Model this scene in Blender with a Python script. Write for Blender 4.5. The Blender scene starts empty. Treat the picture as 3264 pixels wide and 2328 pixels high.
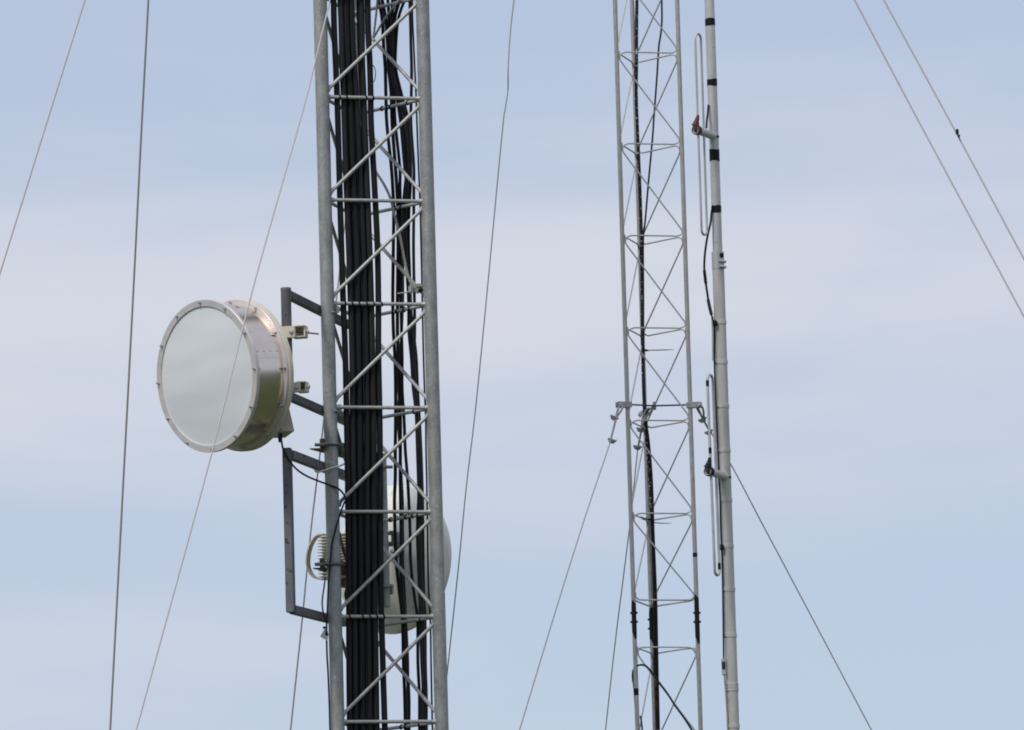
import bpy, bmesh, math, random
from mathutils import Vector, Matrix

random.seed(7)
scene = bpy.context.scene
COL = scene.collection
V = Vector

# ------------------------------------------------------------------ camera
EL, ROLL, FPX = math.radians(8.7), math.radians(1.63), 22200.0   # focal length in photo pixels
CAM = V((0, 0, 1.6))
F = V((0, math.cos(EL), math.sin(EL)))
R0 = V((1, 0, 0)); U0 = R0.cross(F)
R = R0 * math.cos(ROLL) - U0 * math.sin(ROLL)
U = U0 * math.cos(ROLL) + R0 * math.sin(ROLL)
cd = bpy.data.cameras.new('camera'); cam = bpy.data.objects.new('camera', cd); COL.objects.link(cam)
cam.matrix_world = Matrix(((R.x, U.x, -F.x, CAM.x), (R.y, U.y, -F.y, CAM.y), (R.z, U.z, -F.z, CAM.z), (0, 0, 0, 1)))
cd.sensor_fit = 'HORIZONTAL'; cd.sensor_width = 36.0
cd.lens = 36.0 * FPX / 3264.0
cd.clip_start = 0.1; cd.clip_end = 20000
scene.camera = cam

# ------------------------------------------------------------------ light
SUN_EL, SUN_AZ = math.radians(52), math.radians(218)     # compass azimuth, 0 = +Y, clockwise
world = bpy.data.worlds.new('World'); scene.world = world; world.use_nodes = True
nt = world.node_tree; nt.nodes.clear()
def N(t, **k):
    n = nt.nodes.new(t)
    for a, b in k.items(): setattr(n, a, b)
    return n
sky = N('ShaderNodeTexSky', sky_type='NISHITA', sun_disc=False, sun_elevation=SUN_EL, sun_rotation=SUN_AZ,
        altitude=100, air_density=1.0, dust_density=0.3, ozone_density=3.0)
tc = N('ShaderNodeTexCoord')
mp = N('ShaderNodeMapping'); mp.inputs['Scale'].default_value = (4.0, 4.0, 22.0); mp.inputs['Location'].default_value = (32.223, -14.578, -43.087)
mp.inputs['Rotation'].default_value = (0, math.radians(2.78), 0)
n1 = N('ShaderNodeTexNoise'); n1.inputs['Scale'].default_value = 1.0; n1.inputs['Detail'].default_value = 4.5; n1.inputs['Roughness'].default_value = 0.42
r1 = N('ShaderNodeMapRange'); r1.inputs['From Min'].default_value = 0.39; r1.inputs['From Max'].default_value = 0.70; r1.interpolation_type = 'SMOOTHSTEP'
r1.inputs['To Min'].default_value = 0.02; r1.inputs['To Max'].default_value = 0.86
mx = N('ShaderNodeMix', data_type='RGBA'); mx.inputs['B'].default_value = (7.15, 7.2, 7.85, 1)      # thin lit cloud
bg = N('ShaderNodeBackground'); bg.inputs['Strength'].default_value = 0.1
out = N('ShaderNodeOutputWorld')
L = nt.links.new
L(tc.outputs['Generated'], mp.inputs['Vector']); L(mp.outputs['Vector'], n1.inputs['Vector'])
n2 = N('ShaderNodeTexNoise'); n2.inputs['Scale'].default_value = 4.6; n2.inputs['Detail'].default_value = 5; n2.inputs['Roughness'].default_value = 0.55; n2.inputs['Distortion'].default_value = 0.4
L(mp.outputs['Vector'], n2.inputs['Vector'])
wm = N('ShaderNodeMath', operation='MULTIPLY_ADD'); wm.inputs[1].default_value = 0.13; wm.inputs[2].default_value = -0.065       # faint wisps
L(n2.outputs['Fac'], wm.inputs[0]); wa = N('ShaderNodeMath', operation='ADD'); L(n1.outputs['Fac'], wa.inputs[0]); L(wm.outputs[0], wa.inputs[1])
L(wa.outputs[0], r1.inputs['Value']); L(r1.outputs['Result'], mx.inputs['Factor'])
veil = N('ShaderNodeMix', data_type='RGBA'); veil.inputs['B'].default_value = (5.5, 6.25, 7.8, 1); veil.inputs['Factor'].default_value = 0.72   # even high haze
L(sky.outputs['Color'], veil.inputs['A']); L(veil.outputs['Result'], mx.inputs['A']); L(mx.outputs['Result'], bg.inputs['Color']); L(bg.outputs['Background'], out.inputs['Surface'])

sd = bpy.data.lights.new('sun', 'SUN'); sd.energy = 2.2; sd.angle = math.radians(14); sd.color = (1.0, 0.94, 0.86)
sun = bpy.data.objects.new('sun', sd); COL.objects.link(sun)
sdir = V((math.sin(SUN_AZ) * math.cos(SUN_EL), math.cos(SUN_AZ) * math.cos(SUN_EL), math.sin(SUN_EL)))
sun.rotation_euler = (-sdir).to_track_quat('-Z', 'Y').to_euler(); sun.location = (0, 0, 20)

scene.render.engine = 'CYCLES'; scene.cycles.filter_width = 1.9
vs = scene.view_settings
vs.view_transform = 'Standard'; vs.look = 'None'; vs.gamma = 1.0; vs.use_curve_mapping = False; vs.exposure = 0.0

# ------------------------------------------------------------------ sight lines: photo pixel -> point in the place
def ray(px, py): return F * FPX + R * (px - 1632) + U * (1164 - py)
def P(px, py, Y):
    d = ray(px, py); return CAM + d * (Y / d.y)
def on_plane(px, py, p0, n):
    d = ray(px, py); return CAM + d * ((p0 - CAM).dot(n) / d.dot(n))
def proj(p):
    d = p - CAM; z = d.dot(F); return 1632 + FPX * d.dot(R) / z, 1164 - FPX * d.dot(U) / z
def MM(Y): return Y / F.y / FPX * 1.0          # metres per photo pixel at distance Y

# ------------------------------------------------------------------ materials
MATS = {}
def material(name, c1, c2=None, rough=0.5, metal=0.0, scale=40.0, lo=0.35, hi=0.65, bump=0.0, stretch=(1, 1, 1),
             spot=None, spot_scale=30, spot_lo=0.62, spot_hi=0.68, detail=4, rough2=None, fine=0.0, spec=.5, rot=(0, 0, 0)):
    m = bpy.data.materials.new(name); m.use_nodes = True; MATS[name] = m
    t = m.node_tree; b = t.nodes['Principled BSDF']; lk = t.links.new
    b.inputs['Roughness'].default_value = rough; b.inputs['Metallic'].default_value = metal
    b.inputs['Base Color'].default_value = (*c1, 1); b.inputs['Specular IOR Level'].default_value = spec
    if c2 is None: return m
    g = t.nodes.new('ShaderNodeNewGeometry'); mp = t.nodes.new('ShaderNodeMapping'); mp.inputs['Scale'].default_value = stretch; mp.inputs['Rotation'].default_value = rot
    lk(g.outputs['Position'], mp.inputs['Vector'])
    n = t.nodes.new('ShaderNodeTexNoise'); n.inputs['Scale'].default_value = scale; n.inputs['Detail'].default_value = detail; n.inputs['Roughness'].default_value = 0.6
    lk(mp.outputs['Vector'], n.inputs['Vector'])
    r = t.nodes.new('ShaderNodeMapRange'); r.inputs['From Min'].default_value = lo; r.inputs['From Max'].default_value = hi
    lk(n.outputs['Fac'], r.inputs['Value'])
    x = t.nodes.new('ShaderNodeMix'); x.data_type = 'RGBA'; x.inputs['A'].default_value = (*c1, 1); x.inputs['B'].default_value = (*c2, 1)
    lk(r.outputs['Result'], x.inputs['Factor']); col = x.outputs['Result']
    if fine:
        n3 = t.nodes.new('ShaderNodeTexNoise'); n3.inputs['Scale'].default_value = scale * 5; n3.inputs['Detail'].default_value = 2
        lk(g.outputs['Position'], n3.inputs['Vector'])
        r3 = t.nodes.new('ShaderNodeMapRange'); r3.inputs['From Min'].default_value = .3; r3.inputs['From Max'].default_value = .7
        r3.inputs['To Min'].default_value = 1 - fine; r3.inputs['To Max'].default_value = 1 + fine
        lk(n3.outputs['Fac'], r3.inputs['Value'])
        vm = t.nodes.new('ShaderNodeVectorMath'); vm.operation = 'SCALE'; lk(col, vm.inputs[0]); lk(r3.outputs['Result'], vm.inputs['Scale']); col = vm.outputs['Vector']
    if spot:
        n2 = t.nodes.new('ShaderNodeTexNoise'); n2.inputs['Scale'].default_value = spot_scale; n2.inputs['Detail'].default_value = 5
        lk(g.outputs['Position'], n2.inputs['Vector'])
        r2 = t.nodes.new('ShaderNodeMapRange'); r2.inputs['From Min'].default_value = spot_lo; r2.inputs['From Max'].default_value = spot_hi
        lk(n2.outputs['Fac'], r2.inputs['Value'])
        y = t.nodes.new('ShaderNodeMix'); y.data_type = 'RGBA'; y.inputs['B'].default_value = (*spot, 1)
        lk(col, y.inputs['A']); lk(r2.outputs['Result'], y.inputs['Factor']); col = y.outputs['Result']
    lk(col, b.inputs['Base Color'])
    if rough2 is not None:
        q = t.nodes.new('ShaderNodeMapRange'); q.inputs['To Min'].default_value = rough; q.inputs['To Max'].default_value = rough2
        lk(n.outputs['Fac'], q.inputs['Value']); lk(q.outputs['Result'], b.inputs['Roughness'])
    if bump:
        bp = t.nodes.new('ShaderNodeBump'); bp.inputs['Strength'].default_value = bump; bp.inputs['Distance'].default_value = 0.002
        lk(n.outputs['Fac'], bp.inputs['Height']); lk(bp.outputs['Normal'], b.inputs['Normal'])
    return m

M = MATS
material('galvanised_pipe', (.27, .282, .28), (.40, .41, .40), rough=.5, metal=.35, scale=24, lo=.34, hi=.68, rough2=.65, fine=.14, stretch=(1, 1, .55), spot=(.50, .505, .49), spot_scale=58, spot_lo=.62, spot_hi=.72, detail=7)
material('galvanised_rod', (.38, .372, .362), (.50, .487, .475), rough=.5, metal=.3, scale=60, fine=.08)
material('galvanised_small', (.30, .305, .31), (.42, .42, .42), rough=.45, metal=.35, scale=60)
material('painted_dark', (.075, .08, .09), (.105, .11, .122), rough=.5, scale=30, spot=(.05, .032, .03), spot_scale=34, spot_lo=.66, spot_hi=.72, stretch=(1, 1, .3), fine=.1)
material('clamp_grey', (.13, .13, .14), (.22, .22, .225), rough=.5, metal=.3, scale=60)
material('painted_grey', (.115, .12, .135), (.155, .16, .175), rough=.5, scale=30, spot=(.055, .035, .038), spot_scale=40, spot_lo=.60, spot_hi=.66, stretch=(1, 1, .3), fine=.1)
material('rusty_steel', (.075, .045, .034), (.15, .095, .068), rough=.85, scale=90, bump=.3)
material('coax_black', (.0065, .007, .009), (.012, .0125, .015), rough=.5, spec=.25, scale=30, stretch=(1, 1, .15))
material('coax_worn', (.009, .010, .012), (.018, .0185, .021), rough=.55, spec=.3, scale=24, stretch=(1, 1, .15))
material('coax_glossy', (.005, .0055, .007), (.009, .0095, .011), rough=.36, spec=.35, scale=30, stretch=(1, 1, .1))
material('tie_black', (.005, .005, .006), rough=.5, spec=.25)
material('wire_green', (.006, .06, .04), (.01, .08, .05), rough=.5, scale=50)
material('cable_grey', (.33, .31, .29), (.40, .38, .36), rough=.6, scale=50)
material('wire_dark', (.16, .15, .15), (.25, .24, .235), rough=.5, metal=.4, scale=300)
material('wire_steel', (.44, .41, .42), (.56, .525, .53), rough=.5, metal=.05, scale=300)
material('radome', (.72, .75, .79), (.81, .835, .865), rough=.7, spec=.3, scale=1.8, lo=.34, hi=.66, detail=1, stretch=(1, 1, 4.5), rot=(0, math.radians(24), 0))
material('aluminium', (.78, .68, .60), (.85, .75, .67), rough=.19, metal=1.0, scale=5, rough2=.27, detail=3)
material('rim_steel', (.62, .58, .57), (.72, .675, .66), rough=.40, metal=.25, scale=20)
material('cream_paint', (.64, .59, .475), (.72, .665, .545), rough=.5, scale=25, fine=.05)
material('white_paint', (.80, .79, .74), (.86, .85, .80), rough=.45, scale=9, spot=(.5, .49, .44), spot_scale=14, spot_lo=.62, spot_hi=.72)
material('zinc_bright', (.55, .57, .58), (.7, .7, .7), rough=.28, metal=.8, scale=80)
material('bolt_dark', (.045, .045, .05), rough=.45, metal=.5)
material('radio_box', (.52, .44, .405), (.58, .50, .46), rough=.5, scale=20)
material('mast_small', (.37, .365, .355), (.48, .47, .455), rough=.5, metal=.3, scale=70, stretch=(1, 1, .4), fine=.1)
material('rod_small', (.47, .46, .455), (.58, .57, .555), rough=.5, metal=.12, scale=60)
material('pole_upper', (.52, .53, .53), (.63, .635, .625), rough=.5, metal=.25, scale=22, stretch=(1, 1, .35), spot=(.33, .34, .35), spot_scale=45, spot_lo=.62, spot_hi=.74)
material('pole_lower', (.50, .495, .48), (.58, .57, .555), rough=.6, scale=26, stretch=(1, 1, .3), fine=.05)
material('pole_strap', (.53, .525, .51), (.61, .60, .585), rough=.6, scale=60)
material('dipole_rod', (.50, .49, .50), (.60, .585, .585), rough=.45, metal=.3, scale=30)
material('boom_pale', (.55, .565, .54), (.64, .65, .62), rough=.5, scale=28)
material('tape_black', (.006, .006, .008), (.012, .012, .013), rough=.6, spec=.25, scale=60)
material('tape_red', (.085, .004, .010), (.13, .008, .016), rough=.55, scale=60, bump=.4)
material('coax_speckled', (.006, .006, .007), (.012, .011, .011), rough=.5, spec=.25, scale=20, spot=(.48, .48, .47), spot_scale=85, spot_lo=.585, spot_hi=.625, stretch=(1, 1, .3))
material('coax_rusty', (.009, .007, .007), (.018, .012, .010), rough=.6, spec=.25, scale=20, spot=(.12, .05, .028), spot_scale=14, spot_lo=.58, spot_hi=.66)
material('tar_black', (.007, .007, .008), (.014, .014, .015), rough=.55, spec=.25, scale=60, bump=.3)
material('woodland', (.012, .022, .010), (.035, .05, .018), rough=.9, scale=.06, detail=8)
material('grass', (.028, .042, .012), (.058, .074, .022), rough=.9, scale=.6, detail=8)

# ------------------------------------------------------------------ builders
ORIG = {}
def finish(name, verts, faces, mat, parent=None, origin=None, smooth=True):
    """Link one mesh object; verts are in world space, the origin goes to their centre (or `origin`)."""
    if origin is None:
        lo = V((min(v[i] for v in verts) for i in range(3))); hi = V((max(v[i] for v in verts) for i in range(3)))
        origin = (lo + hi) / 2
    me = bpy.data.meshes.new(name)
    me.from_pydata([tuple(V(v) - origin) for v in verts], [], faces)
    me.validate(); me.materials.append(M[mat])
    if smooth:
        me.polygons.foreach_set('use_smooth', [True] * len(me.polygons))
        try: me.set_sharp_from_angle(angle=math.radians(38))
        except Exception: pass
    me.update()
    return place(name, me, origin, parent)
def place(name, me, origin, parent=None):
    o = bpy.data.objects.new(name, me); COL.objects.link(o); ORIG[o.name] = V(origin)
    if parent is not None:
        o.parent = parent; o.location = V(origin) - ORIG[parent.name]
    else: o.location = origin
    return o
def tag(o, label, cat, group=None, kind=None):
    o['label'] = label; o['category'] = cat
    if group: o['group'] = group
    if kind: o['kind'] = kind
    return o
def thing(name, loc, label, cat, group=None):
    o = bpy.data.objects.new(name, None); COL.objects.link(o); o.location = loc; o.empty_display_size = .1
    ORIG[o.name] = V(loc); return tag(o, label, cat, group)
def perp(d):
    a = V((0, 0, 1)) if abs(d.z) < .9 else V((1, 0, 0))
    u = d.cross(a).normalized(); return u, d.cross(u).normalized()
def tube_geo(pts, r, sides=10, closed=False, caps=True):
    pts = [V(p) for p in pts]; n = len(pts); rs = r if isinstance(r, (list, tuple)) else [r] * n
    vs, fs = [], []; u = None
    for i in range(n):
        if closed: t = pts[(i + 1) % n] - pts[i - 1]
        elif i == 0: t = pts[1] - pts[0]
        elif i == n - 1: t = pts[-1] - pts[-2]
        else: t = (pts[i + 1] - pts[i]).normalized() + (pts[i] - pts[i - 1]).normalized()
        t.normalize()
        if u is None: u, w = perp(t)
        else:
            u = (u - t * u.dot(t)).normalized(); w = t.cross(u)
        for k in range(sides):
            a = 2 * math.pi * k / sides; vs.append(pts[i] + (u * math.cos(a) + w * math.sin(a)) * rs[i])
    m = n if closed else n - 1
    for i in range(m):
        j = (i + 1) % n
        for k in range(sides):
            l = (k + 1) % sides; fs.append((i * sides + k, i * sides + l, j * sides + l, j * sides + k))
    if caps and not closed:
        fs.append(tuple(range(sides))[::-1]); fs.append(tuple((n - 1) * sides + k for k in range(sides)))
    return vs, fs
def tube(name, pts, r, mat, parent=None, sides=10, closed=False):
    v, f = tube_geo(pts, r, sides, closed); return finish(name, v, f, mat, parent)
def join(*geos):
    vs, fs = [], []
    for v, f in geos:
        b = len(vs); vs += list(v); fs += [tuple(i + b for i in q) for q in f]
    return vs, fs
def smooth(pts, n=6):
    pts = [V(p) for p in pts]; q = [pts[0] * 2 - pts[1]] + pts + [pts[-1] * 2 - pts[-2]]; o = []
    for i in range(1, len(q) - 2):
        a, b, c, d = q[i - 1:i + 3]
        for k in range(n):
            t = k / n; o.append(.5 * ((2 * b) + (c - a) * t + (2 * a - 5 * b + 4 * c - d) * t * t + (3 * b - a - 3 * c + d) * t ** 3))
    return o + [pts[-1]]
def box_geo(c, ax, s, bev=0.0):
    """Box at c with unit axes ax and full sizes s, edges chamfered by bev."""
    bm = bmesh.new(); bmesh.ops.create_cube(bm, size=1)
    for v in bm.verts: v.co = V((v.co.x * s[0], v.co.y * s[1], v.co.z * s[2]))
    if bev: bmesh.ops.bevel(bm, geom=bm.edges[:], offset=bev, segments=2, affect='EDGES')
    bm.verts.ensure_lookup_table()
    vs = [c + ax[0] * v.co.x + ax[1] * v.co.y + ax[2] * v.co.z for v in bm.verts]; fs = [tuple(v.index for v in f.verts) for f in bm.faces]
    bm.free(); return vs, fs
def box(name, c, ax, s, mat, parent=None, bev=.0015):
    v, f = box_geo(c, ax, s, bev); return finish(name, v, f, mat, parent)
Z = V((0, 0, 1))
def yaw(a): a = math.radians(a); return (V((math.cos(a), math.sin(a), 0)), V((-math.sin(a), math.cos(a), 0)), Z)
def along(d):
    d = d.normalized(); s = d.cross(Z).normalized(); return (d, s, s.cross(d))
def lathe_geo(prof, c, axis, seg=64, closed=False):
    """Turn (radius, height) pairs about axis through c."""
    u, w = perp(axis); vs, fs = [], []; n = len(prof)
    for r, h in prof:
        for k in range(seg):
            a = 2 * math.pi * k / seg; vs.append(c + axis * h + (u * math.cos(a) + w * math.sin(a)) * r)
    for i in range(n if closed else n - 1):
        j = (i + 1) % n
        for k in range(seg):
            l = (k + 1) % seg; fs.append((i * seg + k, i * seg + l, j * seg + l, j * seg + k))
    return vs, fs
def lathe(name, prof, c, axis, mat, parent=None, seg=64, closed=False):
    v, f = lathe_geo(prof, c, axis, seg, closed); return finish(name, v, f, mat, parent)
def bar(p, q, w, h, bev=.0012, ext=0):
    """Rectangular bar from p to q: w wide, h high."""
    d = q - p; return box_geo((p + q) / 2, along(d), (d.length + ext, w, h), bev)
def ring(name, c, axis, r, t, mat, parent, seg=16, sides=6):
    u, w = perp(axis.normalized()); return tube(name, [c + (u * math.cos(2 * math.pi * k / seg) + w * math.sin(2 * math.pi * k / seg)) * r for k in range(seg)], t, mat, parent, sides, True)
def prism(name, pts, ext, mat, parent=None):
    n = len(pts); v = [V(p) for p in pts] + [V(p) + ext for p in pts]
    f = [tuple(range(n))[::-1], tuple(range(n, 2 * n))] + [(i, (i + 1) % n, (i + 1) % n + n, i + n) for i in range(n)]
    return finish(name, v, f, mat, parent, smooth=False)

# ================================================================== the ground
g = 9000.0
gv, gf = [], []
NG = 24
for j in range(NG + 1):
    for i in range(NG + 1):
        x = (i / NG * 2 - 1); y = (j / NG * 2 - 1)
        gv.append((g * x * abs(x), g * y * abs(y), 0.0))
for j in range(NG):
    for i in range(NG): a = j * (NG + 1) + i; gf.append((a, a + 1, a + NG + 2, a + NG + 1))
go = finish('ground', gv, gf, 'grass', origin=V((0, 0, 0))); go['kind'] = 'structure'

# wooded hills all round, lower than the frame in front, higher behind the photographer
hv, hf = [], []; NH = 120
for i in range(NH):
    a = 2 * math.pi * i / NH; back = .5 - .5 * math.cos(a)
    hgt = (14 + 62 * back ** 1.5) * (1 + .16 * math.sin(3 * a + 1) + .10 * math.sin(7 * a) + .05 * math.sin(19 * a + 2))
    for rr_, hh in ((330, -1), (420, hgt * .75), (520, hgt), (800, hgt * .8), (1000, -2)): hv.append((math.sin(a) * rr_, math.cos(a) * rr_, hh))
for i in range(NH):
    j = (i + 1) % NH
    for k in range(4): hf.append((i * 5 + k, i * 5 + k + 1, j * 5 + k + 1, j * 5 + k))
ho = finish('hills', hv, hf, 'woodland', origin=V((0, 0, 0))); ho['kind'] = 'structure'

# ================================================================== the heavy lattice mast
YM = 30.0
LEG_R = .0300
pl = P(1048.5, 1164, YM)
TH = math.radians(14)
d0 = P(1375, 1164, YM).x - pl.x
FACE = d0 / math.cos(TH) * 1.004
A_ = V((pl.x, YM, 0)); B_ = A_ + V((math.cos(TH), math.sin(TH), 0)) * FACE
Cc = A_ + V((math.cos(TH + math.pi / 3), math.sin(TH + math.pi / 3), 0)) * FACE
def z_at(px, py, Y): return P(px, py, Y).z
zj = z_at(1052, 1298.5, YM); BAY = (z_at(1035, 634, YM) - z_at(1070, 1962, YM)) / 4.0
def xy(p, z): return V((p.x, p.y, z))
mast = thing('lattice_mast', xy((A_ + B_ + Cc) / 3, 0), 'heavy galvanised three-legged lattice mast carrying the drum dish and cable bundle', 'mast')
for p in (A_, B_, Cc): tube('leg', [xy(p, 0), xy(p, 2.5), xy(p, 5), xy(p, 7.5), xy(p, 10)], LEG_R, 'galvanised_pipe', mast, 28)
STR_R = .0080
def strut_between(name, p, q, r, trim, mat, parent):
    d = (q - p).normalized(); a = p + d * trim; b = q - d * trim
    ln = (b - a).length; ds = (0, .006, .014, .022, .25 * ln, .5 * ln, .75 * ln, ln - .022, ln - .014, ln - .006, ln)
    fl_ = (1.75, 1.4, 1.12, 1, 1, 1, 1, 1, 1.12, 1.4, 1.75)        # weld collar at each end
    return tube(name, [a + d * x for x in ds], [r * x for x in fl_], mat, parent, 12), a, b
h_front, h_right = {}, {}
for k in range(-14, 8):
    z = zj + k * BAY
    if z < .1 or z > 9.6: continue
    for i, (p, q) in enumerate(((A_, B_), (B_, Cc), (Cc, A_))):
        o, a, b = strut_between('horizontal_strut', xy(p, z), xy(q, z), STR_R, LEG_R * .9, 'galvanised_rod', mast)
        if i == 0: h_front[k] = (o, a, b)
        if i == 1: h_right[k] = (o, a, b)
        # the diagonal drops from the far leg of the face above to the near leg here
        if z + BAY < 9.6:
            tin, tout = (q - p).normalized(), (p - q).normalized()
            strut_between('diagonal_strut', xy(q, z + BAY - .030) + tout * LEG_R * .7, xy(p, z + .030) + tin * LEG_R * .7, STR_R, .004, 'galvanised_rod', mast)
def ties(table, xs):
    for k, lst in xs.items():
        o, a, b = table[k]; d = (b - a).normalized()
        for x in lst:
            xa, xb = proj(a)[0], proj(b)[0]; c = a.lerp(b, (x - xa) / (xb - xa))
            tilt = (d + Z * random.uniform(.25, .5)).normalized()
            ring('cable_tie', c, tilt, STR_R + .0014, .0036, 'tie_black', o, 14, 6)
ties(h_front, {3: [1083, 1105, 1167, 1189], 1: [1100, 1122.6, 1145, 1169, 1191.5, 1216], -2: [1114, 1156, 1179, 1201, 1223.6]})
ties(h_right, {3: [1218.6, 1236, 1246, 1300], 2: [1259, 1280], 1: [1255.6, 1266.7, 1289, 1307], 0: [1321], -1: [1246, 1263, 1295, 1317, 1334], -2: [1342], -3: [1280, 1295, 1339]})
for pts in ([(1202, 8), (1198, 55), (1190, 122)], [(1274, 0), (1232, 52), (1190, 122)]):
    q = [on_plane(x, y, B_ + V((0, -.02, 0)), (B_ - Cc).cross(Z).normalized()) for x, y in pts]
    tube('tie_rod', smooth([q[0] + (q[0] - q[1]) * 3] + q, 4), .0048, 'galvanised_rod', mast, 8)

# ---- coaxial cables: the wide bundle behind the front struts
nF = (B_ - A_).cross(Z).normalized()          # points away from the front face
if nF.y < 0: nF = -nF
ys = [0, 197, 394, 774, 1129, 1522, 1902, 2308]
main = [
 [1063.2, 1069.6, 1077.2, 1087.8, 1100.6, 1108.5, 1112.2, 1114.8],
 [1084.9, 1090.5, 1098.4, 1111.5, 1122.6, 1126.3, 1129.2, 1134.0],
 [1102.9, 1109.3, 1119.4, 1137.3, 1143.5, 1147.7, 1151.4, 1156.4],
 [1120.1, 1127.5, 1139.8, 1157.5, 1167.4, 1169.9, 1172.3, 1179.3],
 [1152.1, 1154.6, 1162.5, 1177.2, 1186.6, 1191.5, 1194.0, 1200.4],
 [1171.8, 1178.5, 1182.9, 1202.6, 1206.3, 1211.7, 1214.2, 1226.2]]
def cable_run(knots, p0, n, r, mat='coax_black', parent=None, name='coaxial_cable', sides=10, wob=0, down=True):
    pts = [on_plane(x, y, p0, n) for y, x in knots]
    if wob: pts = [p + n * random.uniform(-wob, wob) for p in pts]
    s = smooth(pts, 6)
    if down:
        e, u = s[-1], s[0]; s = [V((u.x, u.y, 9.4)), V((u.x, u.y, u.z + .5))] + s + [V((e.x, e.y, e.z - .6)), V((e.x, e.y, 1.5)), V((e.x, e.y, .05))]
    return tube(name, s, r, mat, parent, sides)
ORD = ['first', 'second', 'third', 'fourth', 'fifth', 'sixth', 'seventh', 'eighth', 'ninth']
for i, xs in enumerate(main):
    kn = []
    for a in range(len(ys) - 1):
        kn.append((ys[a], xs[a])); kn.append(((ys[a] + ys[a + 1]) / 2, (xs[a] + xs[a + 1]) / 2 + random.uniform(-1.6, 1.6)))
    kn.append((ys[-1], xs[-1]))
    c = cable_run(kn, A_ + nF * (STR_R + .0135 + (.002 if i % 2 else 0)), nF, .0140, ['coax_black', 'coax_worn', 'coax_black', 'coax_glossy', 'coax_worn', 'coax_black'][i])
    tag(c, '%s thick black ribbed cable from the left in the wide front bundle' % ORD[i], 'cable', 'thick feeder cables in the wide bundle')
for i, (a, f, words) in enumerate(((1, .5, 'between second and third'), (2, .55, 'between third and fourth'), (3, .62, 'between fourth and fifth'))):
    xs = [u * (1 - f) + v * f for u, v in zip(main[a], main[a + 1])]
    c = cable_run(list(zip(ys, xs)), A_ + nF * (STR_R + .038), nF, .0105 if i != 2 else .006, wob=.004)
    tag(c, 'black cable in the back row of the wide bundle, ' + words, 'cable', 'back row cables in the wide bundle')

# ---- thinner cables tied outside the right rear face
nR = (Cc - B_).cross(Z).normalized()
if nR.y < 0: nR = -nR
yr = [0, 60, 150, 220, 300, 394, 528, 602, 675, 774, 858, 957, 1055, 1142, 1238, 1337, 1435, 1522, 1594, 1692, 1791, 1902, 1979, 2111, 2216, 2308]
side = [
 [1206, 1218, 1223, 1228, 1230, 1233, 1247, 1252, 1255, 1254, 1253, 1252, 1254, 1259, 1261, 1261, 1260, 1260, 1257.5, 1259, 1263, 1275, 1283, 1286, 1290, 1292],
 [1218, 1229, 1236, 1239, 1247, 1250, 1260, 1265, 1268, 1269, 1268, 1267, 1267, 1270, 1272, 1276, 1276, 1276, 1277, 1279, 1278, 1283, 1292, 1296, 1303, 1303],
 [1236, 1240, 1243, 1244, 1255, 1260, 1274, 1275, 1277, 1277, 1278, 1278, 1280, 1282, 1282, 1288, 1292, 1299, 1303, 1307, 1309, 1321, 1331, 1332, 1337, 1337],
 [1252, 1249, 1249, 1249, 1264, 1278, 1290, 1297, 1292, 1292, 1297, 1303, 1304, 1312, 1318, 1330, 1335, 1338, 1335, 1331, 1334, 1339, 1341, 1345, 1350, 1347],
 [1274, 1258, 1255, 1253, 1272, 1296, 1304, 1301, 1296, 1296, 1299, 1305, 1316, 1326, 1330, 1336, 1341, 1344, 1346, 1347, 1348, 1350, 1354, 1355, 1358, 1358],
 [1306, 1308, 1310, 1312, 1311, 1310, 1319, 1319, 1319, 1318, 1319, 1321, 1322, 1320, 1324, 1331, 1338, 1341, 1342, 1340, 1341, 1345, 1348, 1351, 1354, 1353],
 [1314, 1315, 1319, 1322, 1326, 1329, 1334, 1337, 1340, 1342, 1344, 1346, 1348, 1350, 1353, 1357, 1358, 1360, 1361, 1363, 1364, 1367, 1372, 1374, 1376, 1378]]
swords = ['leftmost thin black cable tied to the right rear struts', 'second thin black cable from the left on the right rear struts', 'third thin black cable from the left on the right rear struts',
          'fourth thin black cable from the left on the right rear struts', 'fifth thin black cable from the left, swinging in towards the right leg', 'straight thin black cable standing apart beside the right leg of the heavy mast',
          'thinnest black cable hugging the right leg of the heavy mast']
def kn_(pairs):
    o = []
    for y in yr:
        for (ya, xa), (yb, xb) in zip(pairs, pairs[1:]):
            if ya <= y <= yb: o.append(xa + (xb - xa) * (y - ya) / (yb - ya)); break
    return o
side.append(kn_([(0, 1262), (60, 1246), (150, 1240), (220, 1246), (300, 1262), (394, 1285), (528, 1296), (602, 1290), (675, 1284), (774, 1284), (957, 1284), (1142, 1277), (1337, 1270), (1594, 1283), (1791, 1284), (1902, 1290), (2111, 1300), (2308, 1299)]))
side.append(kn_([(0, 1290), (60, 1270), (150, 1262), (220, 1262), (300, 1280), (394, 1303), (528, 1309), (602, 1308), (675, 1304), (774, 1303), (957, 1309), (1142, 1318), (1337, 1327), (1522, 1333), (1692, 1337), (1902, 1344), (2111, 1352), (2308, 1342)]))
swords += ['thin black cable weaving behind the left cables of the right rear group', 'thin black cable weaving behind the right cables of the right rear group']
srad = [.0078, .0080, .0072, .0082, .0085, .0070, .0042, .0066, .0066]
for i, xs in enumerate(side):
    off = STR_R + srad[i] + .001 + (.017 if i == 4 else .026 if i > 6 else 0) + (.006 if i == 2 else 0)
    c = cable_run(list(zip(yr, xs)), B_ + nR * off, nR, srad[i], ['coax_black', 'coax_worn', 'coax_glossy'][i % 3], sides=9)
    tag(c, swords[i], 'cable', 'thin cables on the right rear face')

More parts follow.
